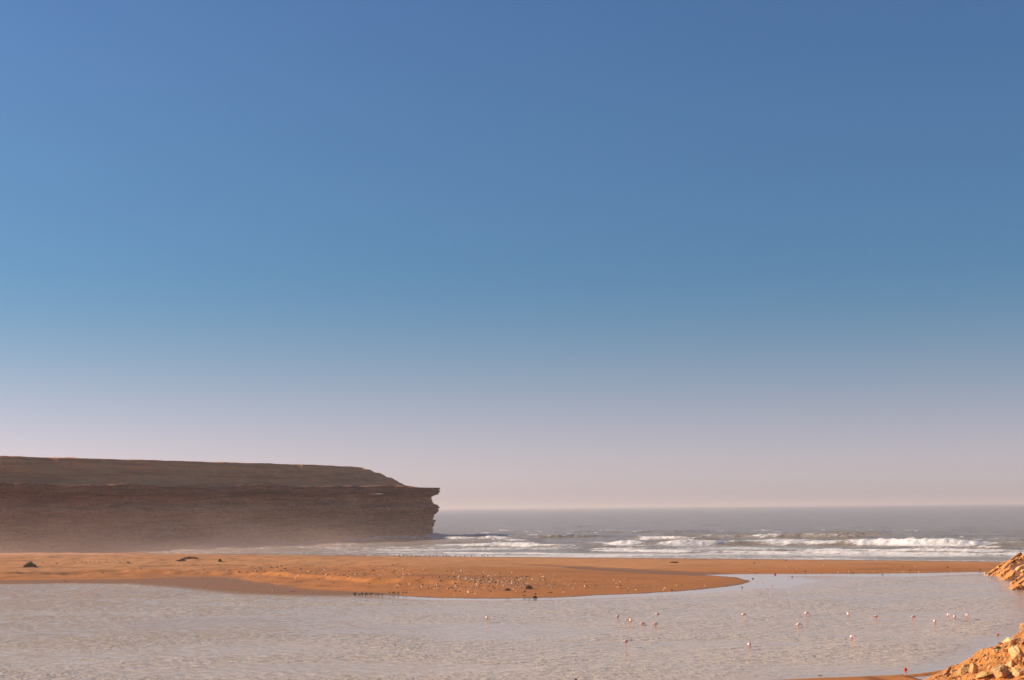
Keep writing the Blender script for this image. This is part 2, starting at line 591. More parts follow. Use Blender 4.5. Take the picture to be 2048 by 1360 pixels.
# ------------------------------------------------------------------ lagoon
lx = spaced(-105, 92, 0.34, -400, 120, 1.12)
ly = np.concatenate([np.arange(84, 150, 0.2), np.arange(150, 215, 0.3), np.arange(215, 306, 0.6)])
X, Y = np.meshgrid(lx, ly)
lag_in = inside(X, Y, LAG)
dsh = seg_dist(X, Y, FS)
uu = 1024 + F * X / Y
calmw = np.interp(uu, [-200, 200, 700, 1000, 1300, 1500, 1560, 2048], [0.5, 0.5, 7, 13, 10, 14, 22, 22]) * (1 + 0.25 * fbm(X / 14, Y / 30, 2, 91))
calm = 1 - sstep(0.35, 1.0, dsh / calmw)
dr = seg_dist(X, Y, RIGHT + NEAR[:6])
calm = np.maximum(calm, 0.75 * (1 - sstep(1.0, 5.0, dr)))
slick = np.clip(fbm(X / 60 + Y / 40, Y / 13 - X / 80, 3, 93) * 1.4 - 0.35, 0, 0.3) * (1 - sstep(900, 1300, uu))
calm = np.clip(np.maximum(calm, slick), 0, 1)
gust = 0.75 + 0.4 * fbm(X / 30, Y / 25, 3, 95)
zz = np.zeros(X.shape)
rng = np.random.default_rng(4)
for i in range(26):
    lam = 0.7 + 1.9 * rng.random() ** 1.5
    th = rng.normal(0, 0.75) + R(98)
    kx, ky = math.cos(th) * 2 * math.pi / lam, math.sin(th) * 2 * math.pi / lam
    ph = rng.random() * 6.28
    env = 0.15 + 1.4 * vnoise(X / 5 + i * 3.1, Y / 5 - i * 1.7, 200 + i)
    zz += 0.0044 * lam * env * np.sin(kx * X + ky * Y + ph + 1.2 * fbm(X / 9, Y / 9, 2, 300 + i))
zz *= (1 - calm) * gust
zz *= sstep(0.0, 1.5, np.where(lag_in, np.minimum(dsh, dr), 0.0) + 0.6)
me, used = grid_mesh('lagoon', X, Y, zz)
at = me.attributes.new('calm', 'FLOAT', 'POINT')
at.data.foreach_set('value', calm.ravel().astype(np.float32))
tag(link('lagoon', me, M['lagoon']), kind='structure', label='still brownish lagoon with wind ripples in front of the sandbar')

# ------------------------------------------------------------------ sea
ex = spaced(-130, 215, 0.55, -50000, 50000, 1.15)
ey = np.concatenate([np.arange(338, 640, 0.9), 640 + np.cumsum(0.9 * 1.021 ** np.arange(1, 345))])
ey = np.concatenate([ey[ey < 49000], [50000.0]])
X, Y = np.meshgrid(ex, ey)
sea_in = inside(X, Y, SEA_POLY)
n = seg_dist(X, Y, SHORE_LINE) * np.where(sea_in, 1, -1)
s = (X * 0.80 - Y * 0.60)                      # along the shore
act = (n < 420) & (n > -20)
z = np.zeros(X.shape); foam = np.zeros(X.shape)
chop = fbm(X / 9, Y / 6, 4, 401)
und = fbm(X / 34, Y / 24, 3, 402)
uu = 1024 + F * X / Y
rows = [  # offshore distance, height, foam strength, seed
    (10, 0.22, 1.0, 1), (24, 0.35, 0.9, 2), (44, 0.7, 1.1, 3), (66, 0.8, 1.0, 4), (92, 1.1, 1.15, 5),
    (124, 1.7, 1.3, 6), (150, 1.0, 1.0, 11), (182, 1.5, 0.75, 7), (225, 1.3, 0.45, 8), (270, 1.1, 0.12, 9), (335, 1.0, 0.05, 10)]
for (n0, a, fs, sd) in rows:
    off = n0 + (0.10 * n0 + 3) * fbm(s / 55, s * 0 + sd, 3, 500 + sd) + 2.5 * fbm(s / 9, s * 0 + sd, 3, 520 + sd)
    amp = np.clip(0.55 + 1.0 * fbm(s / 38, s * 0 + sd * 2, 3, 540 + sd), 0.08, 1.3)
    if sd == 6:
        amp = np.clip(amp + 0.35 * sstep(20, 80, X), 0.1, 1.2)
    d = n - off                                # >0 on the seaward side
    wb = 7 + n0 * 0.045; wf = 2.2 + n0 * 0.012
    prof = np.where(d > 0, np.exp(-(d / wb) ** 2), np.exp(-(d / wf) ** 2))
    z += a * amp * prof
    brk = np.clip(1.6 * (amp - 0.35) + 0.5 * fbm(s / 14, s * 0, 3, 560 + sd), 0, 1.1)
    crest = np.where(d > 0, np.exp(-(d / (1.2 + n0 * 0.008)) ** 2), np.exp(-(d / (wf * 1.5)) ** 2))
    foam = np.maximum(foam, fs * brk * crest)
    # white water left on the shoreward side
    trail = np.where(d < 0, np.exp(d / (10 + n0 * 0.10)), 0) * sstep(-60, -30, d)
    foam = np.maximum(foam, fs * brk * trail * (0.52 + 0.5 * und))
    z += 0.30 * a * brk * crest * fbm(X / 1.6, Y / 1.6, 4, 580 + sd)
base_f = (0.50 + 0.4 * und) * (1 - sstep(70, 175, n))
foam = np.maximum(foam, base_f)
foam = np.maximum(foam, 0.6 * (1 - sstep(2, 9, n)))
foam *= 0.62 + 0.38 * sstep(-95, -15, X + 0.1 * (n - 60))  # thinner foam near the cliff stands in for its shade on the surf
z += 0.16 * chop * sstep(10, 60, n)
# wind sea further out
z += 0.55 * fbm(X / 22, Y / 11, 4, 410) * sstep(60, 200, n) * (1 - sstep(1200, 4000, n))
wc = fbm(X / 7, Y / 9, 4, 420)
foam = np.maximum(foam, 0.9 * sstep(0.42, 0.6, wc) * sstep(80, 150, n) * (1 - sstep(700, 1500, n)))
# surge round the foot of the cliff
CLIFF = [(-470, 380), (-330, 418), (-235, 448), (-171, 500), (-140, 545), (-104, 600), (-70, 650), (-48, 684), (-40, 698), (-38.5, 708), (-43, 719), (-56, 729),
         (-85, 742), (-140, 768), (-260, 810), (-500, 850)]
dc = seg_dist(X, Y, CLIFF)
foam = np.maximum(foam, (0.95 + 0.3 * chop) * (1 - sstep(2, 16 + 10 * und, dc)))
z += 0.7 * (1 - sstep(0, 10, dc)) * (0.4 + fbm(X / 3, Y / 3, 3, 431))
foam = np.where(act, foam, np.minimum(foam, 0.3))
z *= sstep(-2, 22, n)
z = np.where(n < 0, -0.03, z + 0.0)
z = np.where(act | (n < 0), z, np.where(n > 420, 0.55 * fbm(X / 22, Y / 11, 4, 410) * (1 - sstep(1200, 4000, n)), z))
me, _ = grid_mesh('sea', X, Y, z)
at = me.attributes.new('foam', 'FLOAT', 'POINT')
at.data.foreach_set('value', foam.ravel().astype(np.float32))
tag(link('sea', me, M['sea']), kind='structure', label='grey sea with white breakers rolling to the beach')

# ------------------------------------------------------------------ cliff headland
def resample(poly, step):
    pts = np.array(poly, float)
    # Catmull-Rom
    out = []
    p = np.vstack([2 * pts[0] - pts[1], pts, 2 * pts[-1] - pts[-2]])
    for i in range(1, len(p) - 2):
        for t in np.linspace(0, 1, 60, endpoint=False):
            a, b, c, d_ = p[i - 1], p[i], p[i + 1], p[i + 2]
            out.append(0.5 * ((2 * b) + (-a + c) * t + (2 * a - 5 * b + 4 * c - d_) * t * t + (-a + 3 * b - 3 * c + d_) * t ** 3))
    out.append(pts[-1])
    out = np.array(out)
    L = np.concatenate([[0], np.cumsum(np.linalg.norm(np.diff(out, axis=0), axis=1))])
    q = np.arange(0, L[-1], step)
    return np.stack([np.interp(q, L, out[:, 0]), np.interp(q, L, out[:, 1])], -1), q


path, q = resample(CLIFF, 0.6)
tan = np.gradient(path, axis=0); tan /= np.linalg.norm(tan, axis=1)[:, None]
nor = np.stack([tan[:, 1], -tan[:, 0]], -1)    # outwards (towards the viewer / the sea)
tip_i = int(np.argmin(np.hypot(path[:, 0] + 38.5, path[:, 1] - 705)))
tw = np.exp(-((q - q[tip_i]) / 42.0) ** 2)
prof_z = np.array([-3, 0, 2, 4, 5.8, 6.7, 7.4, 7.9, 9, 10.4, 11.8, 12.5, 13.7, 14.6, 16, 16.5, 18.3, 19.5, 20.7, 21.6, 22.4, 22.7])
prof_o = np.array([-.3, -.3, 0, .4, .8, 1.6, 1.9, 0.1, .6, 1.2, 2.8, 3.6, 3.5, 2.6, 0.1, 0, -.8, 2.3, 3.7, 3.0, 3.5, 3.3])


def cliff_off(qq, zz):
    o = np.interp(zz, prof_z, prof_o)
    wgt = 0.8 + 0.2 * np.interp(qq, q, tw) + 0.7 * fbm(qq / 18, qq * 0, 3, 601) * (1 - np.interp(qq, q, tw))
    o = o * wgt
    # thin beds stepping in and out, broken along the face
    bed = np.floor(zz / 0.62 + 0.5 * fbm(qq / 45, qq * 0 + 3, 2, 602))
    o = o + (_hash(bed, np.floor(qq * 0), 9) - 0.5) * 0.55 * (0.1 + 1.3 * vnoise(qq / 9, bed * 1.7, 603))
    jb = _hash(bed, bed * 0, 21)
    blk = np.floor(qq / (2.5 + 5 * jb) + 13 * jb)
    o = o + (_hash(bed, blk, 22) - 0.5) * 1.1 * (1 - 0.4 * np.interp(qq, q, tw))
    # buttresses, gullies and broken blocks
    o = o + 6.0 * fbm(qq / 24, zz / 40, 4, 604) * (1 - 0.8 * np.interp(qq, q, tw)) + 1.3 * fbm(qq / 5.5, zz / 7, 4, 605) + 0.45 * fbm(qq / 1.4, zz / 1.2, 3, 606)
    # fallen debris at the foot
    o = o + 9.0 * (1 - sstep(0, 9, zz)) * np.clip(0.35 + fbm(qq / 28, qq * 0, 3, 607), 0, 1) * (1 - np.interp(qq, q, tw))
    return o


def loft(name, zs, mat, parent):
    QQ, ZZ = np.meshgrid(q, zs)
    O = cliff_off(QQ, ZZ)
    X = path[:, 0][None, :] + nor[:, 0][None, :] * O
    Y = path[:, 1][None, :] + nor[:, 1][None, :] * O
    me, _ = grid_mesh(name, X, Y, ZZ, smooth=False)
    return link(name, me, mat, parent)


cliff = loft('cliff', np.arange(-3, 19.6, 0.3), M['cliff'], None)
tag(cliff, kind='structure', label='dark layered headland cliff in shade behind the beach')
led_z = np.arange(19.5, 22.75, 0.25)
QQ, ZZ = np.meshgrid(q, led_z)
O = cliff_off(QQ, ZZ)
Xl = path[:, 0][None, :] + nor[:, 0][None, :] * O
Yl = path[:, 1][None, :] + nor[:, 1][None, :] * O
ZZ = ZZ + 1.5 * fbm(QQ / 30, QQ * 0, 4, 611) * (1 - 0.8 * tw[None, :]) + 0.15 * fbm(QQ / 3, QQ * 0, 3, 612)
# top of the ledge running inwards
ins = np.array([0.8, 2.0, 4.0, 6.5])
Xt = Xl[-1][None, :] - nor[:, 0][None, :] * ins[:, None]
Yt = Yl[-1][None, :] - nor[:, 1][None, :] * ins[:, None]
Zt = ZZ[-1][None, :] + 0.02 * ins[:, None] - np.where(ins > 5, 1.2, 0)[:, None]
me, _ = grid_mesh('caprock_ledge', np.vstack([Xl, Xt]), np.vstack([Yl, Yt]), np.vstack([ZZ, Zt]), smooth=False)
ledge = link('caprock_ledge', me, M['caprock'], cliff)

hx = np.concatenate([np.arange(-700, -190, 6.0), np.arange(-190, -34, 0.9)])
hy = np.concatenate([np.arange(360, 850, 1.1)])
X, Y = np.meshgrid(hx, hy)
EDGE = [tuple(p) for p in path[::6]]
hd_in = inside(X, Y, EDGE + [(-900, 850), (-900, 380)])
hd = seg_dist(X, Y, EDGE) * np.where(hd_in, 1, -1)
dtip = np.hypot(X + 40, Y - 705)
hd2 = np.where(hd > 7, 7 + (hd - 7) * (1 - 0.42 * np.exp(-(dtip / 75) ** 2)), hd) + 2.2 * fbm(X / 16, Y / 16, 4, 621) + 1.0 * fbm(X / 4, Y / 4, 3, 622)
zt = np.interp(hd2, [-5, 0, 3, 7, 9.5, 13, 16, 18.0, 18.8, 20.5, 21.5, 22.5, 40, 90, 400], [22.2, 22.3, 22.5, 22.9, 24.0, 26.3, 28.4, 29.7, 30.9, 32.0, 32.6, 32.9, 32.5, 32.0, 32])
zt = zt + 0.7 * fbm(X / 8, Y / 8, 4, 623) * sstep(6, 14, hd) * (1 - 0.45 * sstep(18, 22, hd2)) + 0.22 * fbm(X / 1.8, Y / 1.8, 3, 624) * sstep(3, 8, hd) * (1 - 0.7 * sstep(18, 22, hd2))
ft = (zt / 1.25 + 0.35 * fbm(X / 30, Y / 30, 2, 626)) % 1.0
zt = zt + 0.55 * (sstep(0.45, 0.95, ft) - ft) * 1.25 * sstep(8, 12, hd)
zt = np.where(hd < 2.2, 21.3, zt)
me, _ = grid_mesh('scree_slope', X, Y, zt, keep=hd > 1.2)
link('scree_slope', me, M['slope'], cliff)

# ------------------------------------------------------------------ stones
def rock_mesh(name, seed, dims=(1, 1, 1), npts=16, bevel=0.06, sub=1, rough=0.05):
    rnd = random.Random(seed)
    bm = bmesh.new()
    for i in range(npts):
        while True:
            p = Vector((rnd.uniform(-1, 1), rnd.uniform(-1, 1), rnd.uniform(-1, 1)))
            if 0.2 < p.length < 1.25:
                break
        m = max(abs(p.x), abs(p.y), abs(p.z))
        p = p.lerp(p / m, 0.55)
        bm.verts.new((p.x * dims[0] * 0.5, p.y * dims[1] * 0.5, p.z * dims[2] * 0.5))
    r = bmesh.ops.convex_hull(bm, input=bm.verts)
    bmesh.ops.delete(bm, geom=list({g for g in r['geom_interior'] + r['geom_unused'] if isinstance(g, bmesh.types.BMVert)}), context='VERTS')
    bmesh.ops.dissolve_limit(bm, angle_limit=R(9), verts=bm.verts, edges=bm.edges)
    if bevel:
        bmesh.ops.bevel(bm, geom=list(bm.edges), offset=bevel * min(dims), segments=1, affect='EDGES', profile=0.6)
    bmesh.ops.triangulate(bm, faces=bm.faces)
    if sub:
        bmesh.ops.subdivide_edges(bm, edges=bm.edges, cuts=sub, use_grid_fill=True)
        for v in bm.verts:
            k = rough * min(dims)
            v.co += Vector((rnd.uniform(-k, k), rnd.uniform(-k, k), rnd.uniform(-k, k)))
    me = bpy.data.meshes.new(name)
    bm.to_mesh(me); bm.free()
    return me


def boulder(u, v, wpx, hpx, mat, label, seed, depth=None, rot=(0, 0, 0), cat='boulder', group=None, sink=0.3, name='boulder'):
    """u, v: foot of the stone; size from its apparent size at that distance"""
    p = surf_at(u, v)
    s = p[1] / F
    wd, ht = wpx * s, hpx * s
    dp = depth if depth else 0.5 * (wd + ht)
    me = rock_mesh(name, seed, (wd, dp, ht))
    o = link(name, me, M[mat])
    o.location = (p[0], p[1] + dp * 0.25, p[2] + ht * (0.5 - sink) )
    o.rotation_euler = rot
    tag(o, label, cat, group)
    return o


gB = None
boulder(2024, 1293, 36, 16, 'boulder', 'long pale orange boulder lying on top of the bank above the water', 11, 1.0, (0, R(-33), R(15)), sink=0.05)
boulder(2040, 1316, 26, 34, 'boulder', 'big cream boulder on the bank at the right edge of the picture', 12, 1.3, (0, R(8), R(20)), sink=0.2)
boulder(2006, 1354, 35, 23, 'boulder_tan', 'angular tan block with a pale top in the lower right corner', 13, 1.1, (R(10), R(-22), R(35)), sink=0.15)
boulder(2025, 1336, 17, 18, 'boulder', 'upright cream stone leaning above the angular tan block', 14, 0.6, (0, R(12), R(40)), sink=0.15)
boulder(2037, 1354, 23, 20, 'boulder', 'blocky cream stone right of the angular tan block', 15, 0.8, (R(5), R(5), R(10)), sink=0.2)
boulder(2040, 1328, 18, 18, 'boulder_tan', 'rounded tan stone between the cream boulders at the right edge', 16, 0.7, (0, R(-10), R(60)), sink=0.2)
boulder(1975, 1362, 36, 16, 'boulder_tan', 'half buried tan slab at the bottom edge of the bank', 17, 1.1, (0, R(-22), R(10)), sink=0.25)
boulder(1949, 1347, 15, 24, 'boulder', 'pale upright stone jutting out at the foot of the bank', 18, 0.7, (0, R(10), R(25)), sink=0.2)
boulder(1924, 1350, 32, 12, 'boulder_tan', 'flat tan slab beside the dark upright stone at the waterline', 19, 0.9, (0, R(-24), R(20)), sink=0.2)
boulder(1932, 1336, 15, 10, 'boulder_tan', 'small tan stone at the waterline of the bank', 20, 0.5, (0, R(-10), R(5)), sink=0.2)
boulder(1896, 1353, 12, 24, 'boulder_red', 'dark reddish upright stone leaning at the end of the bank', 21, 0.5, (0, R(36), R(5)), sink=0.12)
boulder(2015, 1306, 12, 9, 'boulder_red', 'dark reddish stone in the middle of the bank', 22, 0.4, (0, R(8), R(30)))
boulder(2024, 1307, 7, 7, 'boulder', 'little cream stone next to the dark reddish stone', 23, 0.3)
boulder(2002, 1291, 9, 5, 'boulder_red', 'small dark stone left of the long pale boulder', 24, 0.3)
boulder(1988, 1300, 6, 4, 'boulder_red', 'tiny dark stone at the left end of the green plants', 25, 0.2)
boulder(2046, 1256.5, 18, 11, 'boulder_tan', 'brown stone standing in the water at the right edge', 26, 0.7, (0, R(-24), R(10)), sink=0.2)
boulder(2050, 1288, 18, 9, 'boulder_red', 'shaded brown stone behind the long pale boulder', 27, 0.8, (0, R(-15), R(10)))

# loose rubble on the bank
rnd = random.Random(77)
protos = [rock_mesh('loose_rock', 900 + i, (1, rnd.uniform(.7, 1.1), rnd.uniform(.5, .8)), 12, 0.05, 0) for i in range(8)]
cnt = 0
while cnt < 160:
    v = rnd.uniform(1284, 1362); u = rnd.uniform(1850, 2050)
    edge_u = np.interp(v, [1270, 1290, 1310, 1330, 1345, 1352, 1361], [2040, 2010, 1975, 1936, 1905, 1885, 1860])
    if cnt % 2:
        u = edge_u + 2 + abs(rnd.gauss(0, 8))
    if u < edge_u + 2 or u > 2052:
        continue
    p = surf_at(u, v)
    if p[2] < 0.05:
        continue
    k = rnd.random()
    sz = rnd.choice([0.08, 0.10, 0.12, 0.14, 0.18, 0.24, 0.36])
    dark_end = u < 1895
    mat = 'boulder_red' if (dark_end and k < .75) or k < 0.14 else ('boulder' if k > 0.62 else 'boulder_tan')
    me = protos[cnt % 8].copy() if False else protos[cnt % 8]
    o = bpy.data.objects.new('loose_rock', me); col.objects.link(o)
    if not me.materials:
        me.materials.append(M['boulder_tan'])
    o.material_slots[0].link = 'OBJECT'; o.material_slots[0].material = M[mat]
    o.location = (p[0], p[1], p[2] + sz * 0.1); o.scale = (sz, sz, sz)
    o.rotation_euler = (rnd.uniform(-.3, .3), rnd.uniform(-.3, .3), rnd.uniform(0, 6.28))
    cn = {'boulder': 'cream', 'boulder_tan': 'tan', 'boulder_red': 'dark reddish'}[mat]
    pl = 'at the waterline of the bank' if u < edge_u + 14 else ('high on the orange bank' if v < 1312 else ('midway down the orange bank' if v < 1340 else 'at the bottom edge of the bank'))
    bg_ = 'fist sized' if sz < .15 else 'loose'
    tag(o, f'{bg_} {cn} rock {pl}', 'rock', f'{bg_} {cn} rocks {pl}')
    cnt += 1

# ------------------------------------------------------------------ tilted slab outcrop at the right edge
oc = empty('rock_outcrop', (86, 262, 0))
tag(oc, 'tilted orange rock slabs rising at the right edge beyond the lagoon', 'rock outcrop')


def slab_mesh(name, seed, L, dp, th):
    """a bed of rock: broken ends, chipped edges, uneven top"""
    r = random.Random(seed)
    nx, ny = 9, 5
    bm = bmesh.new()
    lay = []
    for kz in (0, 1):
        rows_ = []
        for i in range(nx):
            row = []
            for j in range(ny):
                x = (i / (nx - 1) - .5) * L + (r.uniform(-.1, .1) * L / nx * 3)
                y = (j / (ny - 1) - .5) * dp + r.uniform(-.12, .12) * dp / ny * 2
                taper = 1.0
                if i == 0: x += r.uniform(0, .12) * L; taper = .55
                if i == nx - 1: x -= r.uniform(0, .12) * L
                if j == 0: y += (r.uniform(0, .16) + .12 * math.sin(i * 1.9 + seed)) * dp
                zz_ = (kz - .5) * th * taper + r.uniform(-.10, .10) * th
                row.append(bm.verts.new((x, y, zz_)))
            rows_.append(row)
        lay.append(rows_)
    lo, hi = lay
    for i in range(nx - 1):
        for j in range(ny - 1):
            bm.faces.new([hi[i][j], hi[i + 1][j], hi[i + 1][j + 1], hi[i][j + 1]])
            bm.faces.new([lo[i][j], lo[i][j + 1], lo[i + 1][j + 1], lo[i + 1][j]])
        bm.faces.new([lo[i][0], lo[i + 1][0], hi[i + 1][0], hi[i][0]])
        bm.faces.new([lo[i + 1][-1], lo[i][-1], hi[i][-1], hi[i + 1][-1]])
    for j in range(ny - 1):
        bm.faces.new([lo[0][j + 1], lo[0][j], hi[0][j], hi[0][j + 1]])
        bm.faces.new([lo[-1][j], lo[-1][j + 1], hi[-1][j + 1], hi[-1][j]])
    bmesh.ops.triangulate(bm, faces=bm.faces)
    me = bpy.data.meshes.new(name); bm.to_mesh(me); bm.free()
    return me


def slab(u, v, L, th, dp, seed, mat='slab', ang=37, yaw=0.0, back=0.0, z0=0.0, name='slab'):
    """u, v: where its lower left end meets the level z0"""
    p = gp(u, v, z0)
    o = link(name, slab_mesh(name, seed, L, dp, th), M[mat], oc)
    a = R(ang)
    c = Vector((p[0] + math.cos(a) * L * 0.46, p[1] + dp * 0.5 + back, p[2] + math.sin(a) * L * 0.46 - th * 0.3))
    o.location = (c.x - 86, c.y - 262, c.z)
    o.rotation_euler = (R(random.Random(seed).uniform(-5, 5)), -a, R(yaw))
    return o


def bed(u, v, L, th, dp, seed, mat, ang, back, z0=0.0, pieces=3):
    """one bed of the ridge, broken across into blocks"""
    r = random.Random(seed); t = 0.0
    a = R(ang); p = gp(u, v, z0)
    for k in range(pieces):
        l = L / pieces * r.uniform(.8, 1.15)
        o = link('slab', slab_mesh('slab', seed * 10 + k, l * 1.06, dp * r.uniform(.75, 1.2), th * r.uniform(.75, 1.25)), M[mat if r.random() > .2 else 'slab'], oc)
        off = r.uniform(-.14, .14)
        c = Vector((p[0] + math.cos(a) * (t + l / 2) - math.sin(a) * off, p[1] + dp * .5 + back + r.uniform(-.3, .3), p[2] - .15 + math.sin(a) * (t + l / 2) + math.cos(a) * off - th * .3))
        o.location = (c.x - 86, c.y - 262, c.z)
        o.rotation_euler = (R(r.uniform(-8, 8)), -a + R(r.uniform(-5, 5)), R(r.uniform(-8, 8)))
        t += l


# the long ridge at the back, bed upon bed
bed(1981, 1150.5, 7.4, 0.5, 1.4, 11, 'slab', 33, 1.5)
bed(1985.5, 1151.0, 7.4, 0.45, 1.3, 12, 'slab_shade', 34, 0.9)
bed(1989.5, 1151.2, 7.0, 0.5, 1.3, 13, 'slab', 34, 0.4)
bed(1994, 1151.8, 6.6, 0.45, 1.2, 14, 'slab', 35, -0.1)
bed(1998.5, 1152.2, 4.6, 0.5, 1.2, 15, 'slab_shade', 36, -0.6, 0, 2)
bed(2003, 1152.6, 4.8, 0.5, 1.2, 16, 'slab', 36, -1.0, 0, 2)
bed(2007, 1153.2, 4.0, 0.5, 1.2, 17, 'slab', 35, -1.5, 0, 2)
bed(2012, 1153.5, 4.0, 0.5, 1.2, 18, 'slab_shade', 33, -2.0, 0, 2)
# massive bed above them, its shade put into the colour
bed(2013, 1138, 6.2, 1.1, 2.2, 19, 'slab_shade', 34, 0.2, 1.2, 2)
bed(2026, 1141, 6.0, 1.0, 2.2, 20, 'slab_shade', 33, -0.6, 1.1, 2)
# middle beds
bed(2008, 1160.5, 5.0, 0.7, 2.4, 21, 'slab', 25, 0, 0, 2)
bed(2014, 1162, 4.2, 0.45, 2.0, 22, 'slab_shade', 20, 0.3, 0, 2)
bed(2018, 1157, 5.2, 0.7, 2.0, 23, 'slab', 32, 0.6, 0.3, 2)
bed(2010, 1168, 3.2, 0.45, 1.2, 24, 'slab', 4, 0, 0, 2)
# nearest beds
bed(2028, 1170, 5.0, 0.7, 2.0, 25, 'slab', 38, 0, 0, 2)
bed(2032, 1171.5, 5.0, 1.3, 2.0, 26, 'slab_shade', 37, -.2, 0, 2)
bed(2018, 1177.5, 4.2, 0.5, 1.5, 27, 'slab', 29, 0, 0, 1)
bed(2024, 1179.5, 4.6, 1.1, 1.8, 28, 'slab_shade', 26, -.3, 0, 2)
bed(2040, 1178, 5.0, 1.3, 2.0, 29, 'slab_shade', 32, 0, 0, 2)
for k in range(9):      # the ridge goes on to the right, out of the picture
    slab(2060 + 26 * k, 1152 - 3 * k, 9 + k, 2.0 + .3 * k, 6, 130 + k, 'slab' if k % 2 else 'slab_shade', 33, 0, 2, 1.0 + .9 * k)


def stone_on(u, v, z, wpx, hpx, mat, label, seed, rot):
    p = gp(u, v, z); s = p[1] / F
    me = rock_mesh('boulder', seed, (wpx * s, 0.9, hpx * s), 16)
    o = link('boulder', me, M[mat]); o.location = p; o.rotation_euler = rot
    tag(o, label, 'boulder')


stone_on(2041, 1135, 2.6, 24, 10, 'boulder', 'pale oblong boulder resting on the tilted slabs', 141, (0, R(-38), 0))
stone_on(2046, 1142, 2.2, 9, 6, 'boulder', 'smaller pale stone below the oblong boulder on the slabs', 142, (0, R(-40), 0))
stone_on(1975, 1146, 0.1, 15, 3.5, 'pale', 'flat white stone at the waterline left of the slabs', 143, (0, 0, 0))
stone_on(1982, 1153, 0.02, 4, 2, 'pale', 'tiny white stone in the water left of the slabs', 144, (0, 0, 0))

# ------------------------------------------------------------------ debris on the sandbar
dprotos = {}
for kind, mats in (('stone', None), ('drift', None)):
    dprotos[kind] = [rock_mesh('beach_stone', 700 + i, (1, .9, .62) if kind == 'stone' else (1, .35, .22), 11, 0.0, 0) for i in range(6)]


def debris(u, v, wpx, mat, label, cat, group=None, name='beach_stone', kind='stone', hk=1.0, rz=None, z=None):
    p = surf_at(u, v) if z is None else gp(u, v, z)
    sz = wpx * p[1] / F
    me = dprotos[kind][int(abs(u * 7 + v * 3)) % 6]
    o = bpy.data.objects.new(name, me); col.objects.link(o)
    if not me.materials:
        me.materials.append(M['pale'])
    o.material_slots[0].link = 'OBJECT'; o.material_slots[0].material = M[mat]
    o.location = (p[0], p[1], p[2] + 0.2 * sz * hk)
    o.scale = (sz, sz, sz * hk)
    o.rotation_euler = (0, 0, rnd.uniform(-.4, .4) if rz is None else rz)
    tag(o, label, cat, group)
    return o


debris(924, 1143, 6, 'pale', 'pale flat stone behind the debris field on the sandbar', 'stone')
debris(847, 1140, 4.5, 'pale', 'bright pale stone alone on the left of the debris field', 'stone')
debris(985, 1175.5, 6, 'orange', 'bright orange stone among the debris on the sandbar', 'stone')
debris(1051, 1154, 9, 'pale', 'long whitish stone on the top right of the debris field', 'stone', hk=.7)
debris(1078, 1161, 10, 'grey', 'flat grey stone at the right end of the debris field', 'stone', hk=.5)
debris(1295, 1173, 8, 'pale', 'pale piece of driftwood lying alone on the orange sand', 'driftwood', name='driftwood', kind='drift')
debris(1150, 1176, 7, 'pale', 'thin pale driftwood stick near the lagoon edge', 'driftwood', name='driftwood', kind='drift')
debris(1171, 1178, 9, 'boulder_tan', 'tan driftwood stick right of the thin pale one', 'driftwood', name='driftwood', kind='drift')
debris(1143, 1193, 3.5, 'pale', 'single white stone at the water edge of the sandbar', 'stone')
debris(1100, 1186, 10, 'dark', 'dark driftwood stick close to the lagoon edge', 'driftwood', name='driftwood', kind='drift', hk=.6)
debris(1050, 1186, 7, 'dark', 'small dark driftwood lump above the water edge', 'driftwood', name='driftwood', kind='drift', hk=1.6)
debris(1049, 1193.5, 8, 'dark', 'dark driftwood lump left of the weed clump at the water edge', 'driftwood', name='driftwood', kind='drift', hk=1.4)
debris(846, 1156, 4, 'red', 'red plastic scrap on the sandbar', 'litter', name='plastic_scrap')
debris(130, 1163, 4.5, 'orange', 'orange float lying on the wet mud at the left', 'float', name='float')
debris(1602, 1127.5, 0.1, 'dark', 'x', 'y') if False else None
debris(1895, 1136, 7, 'dark', 'dark driftwood on the far beach left of the slabs', 'driftwood', name='driftwood', kind='drift', hk=1.2)
debris(1508, 1127, 4, 'dark', 'dark stone on the far beach behind the spit tip', 'stone')
debris(1572, 1122, 3.5, 'dark', 'dark stone at the sea edge of the far beach', 'stone')
debris(1622, 1143, 4, 'pale', 'white stone near the shore of the far beach', 'stone')
debris(1573, 1135.5, 2.6, 'pale', 'small white stone in the middle of the far beach', 'stone')
debris(1749, 1144, 3.5, 'pale', 'white stone near the water under a second white stone', 'stone')
debris(1744, 1141.5, 3, 'pale', 'second white stone above another on the far beach', 'stone')
debris(1806, 1133, 3.5, 'dark', 'round dark stone alone on the far beach', 'stone')
debris(1820, 1141.5, 3.5, 'dark', 'dark stone below the round dark one on the far beach', 'stone')
debris(1960, 1140, 4, 'dark', 'dark stone on the far beach near the slabs', 'stone')
debris(1506, 1158, 4, 'dark', 'dark stone at the very tip of the spit', 'stone')
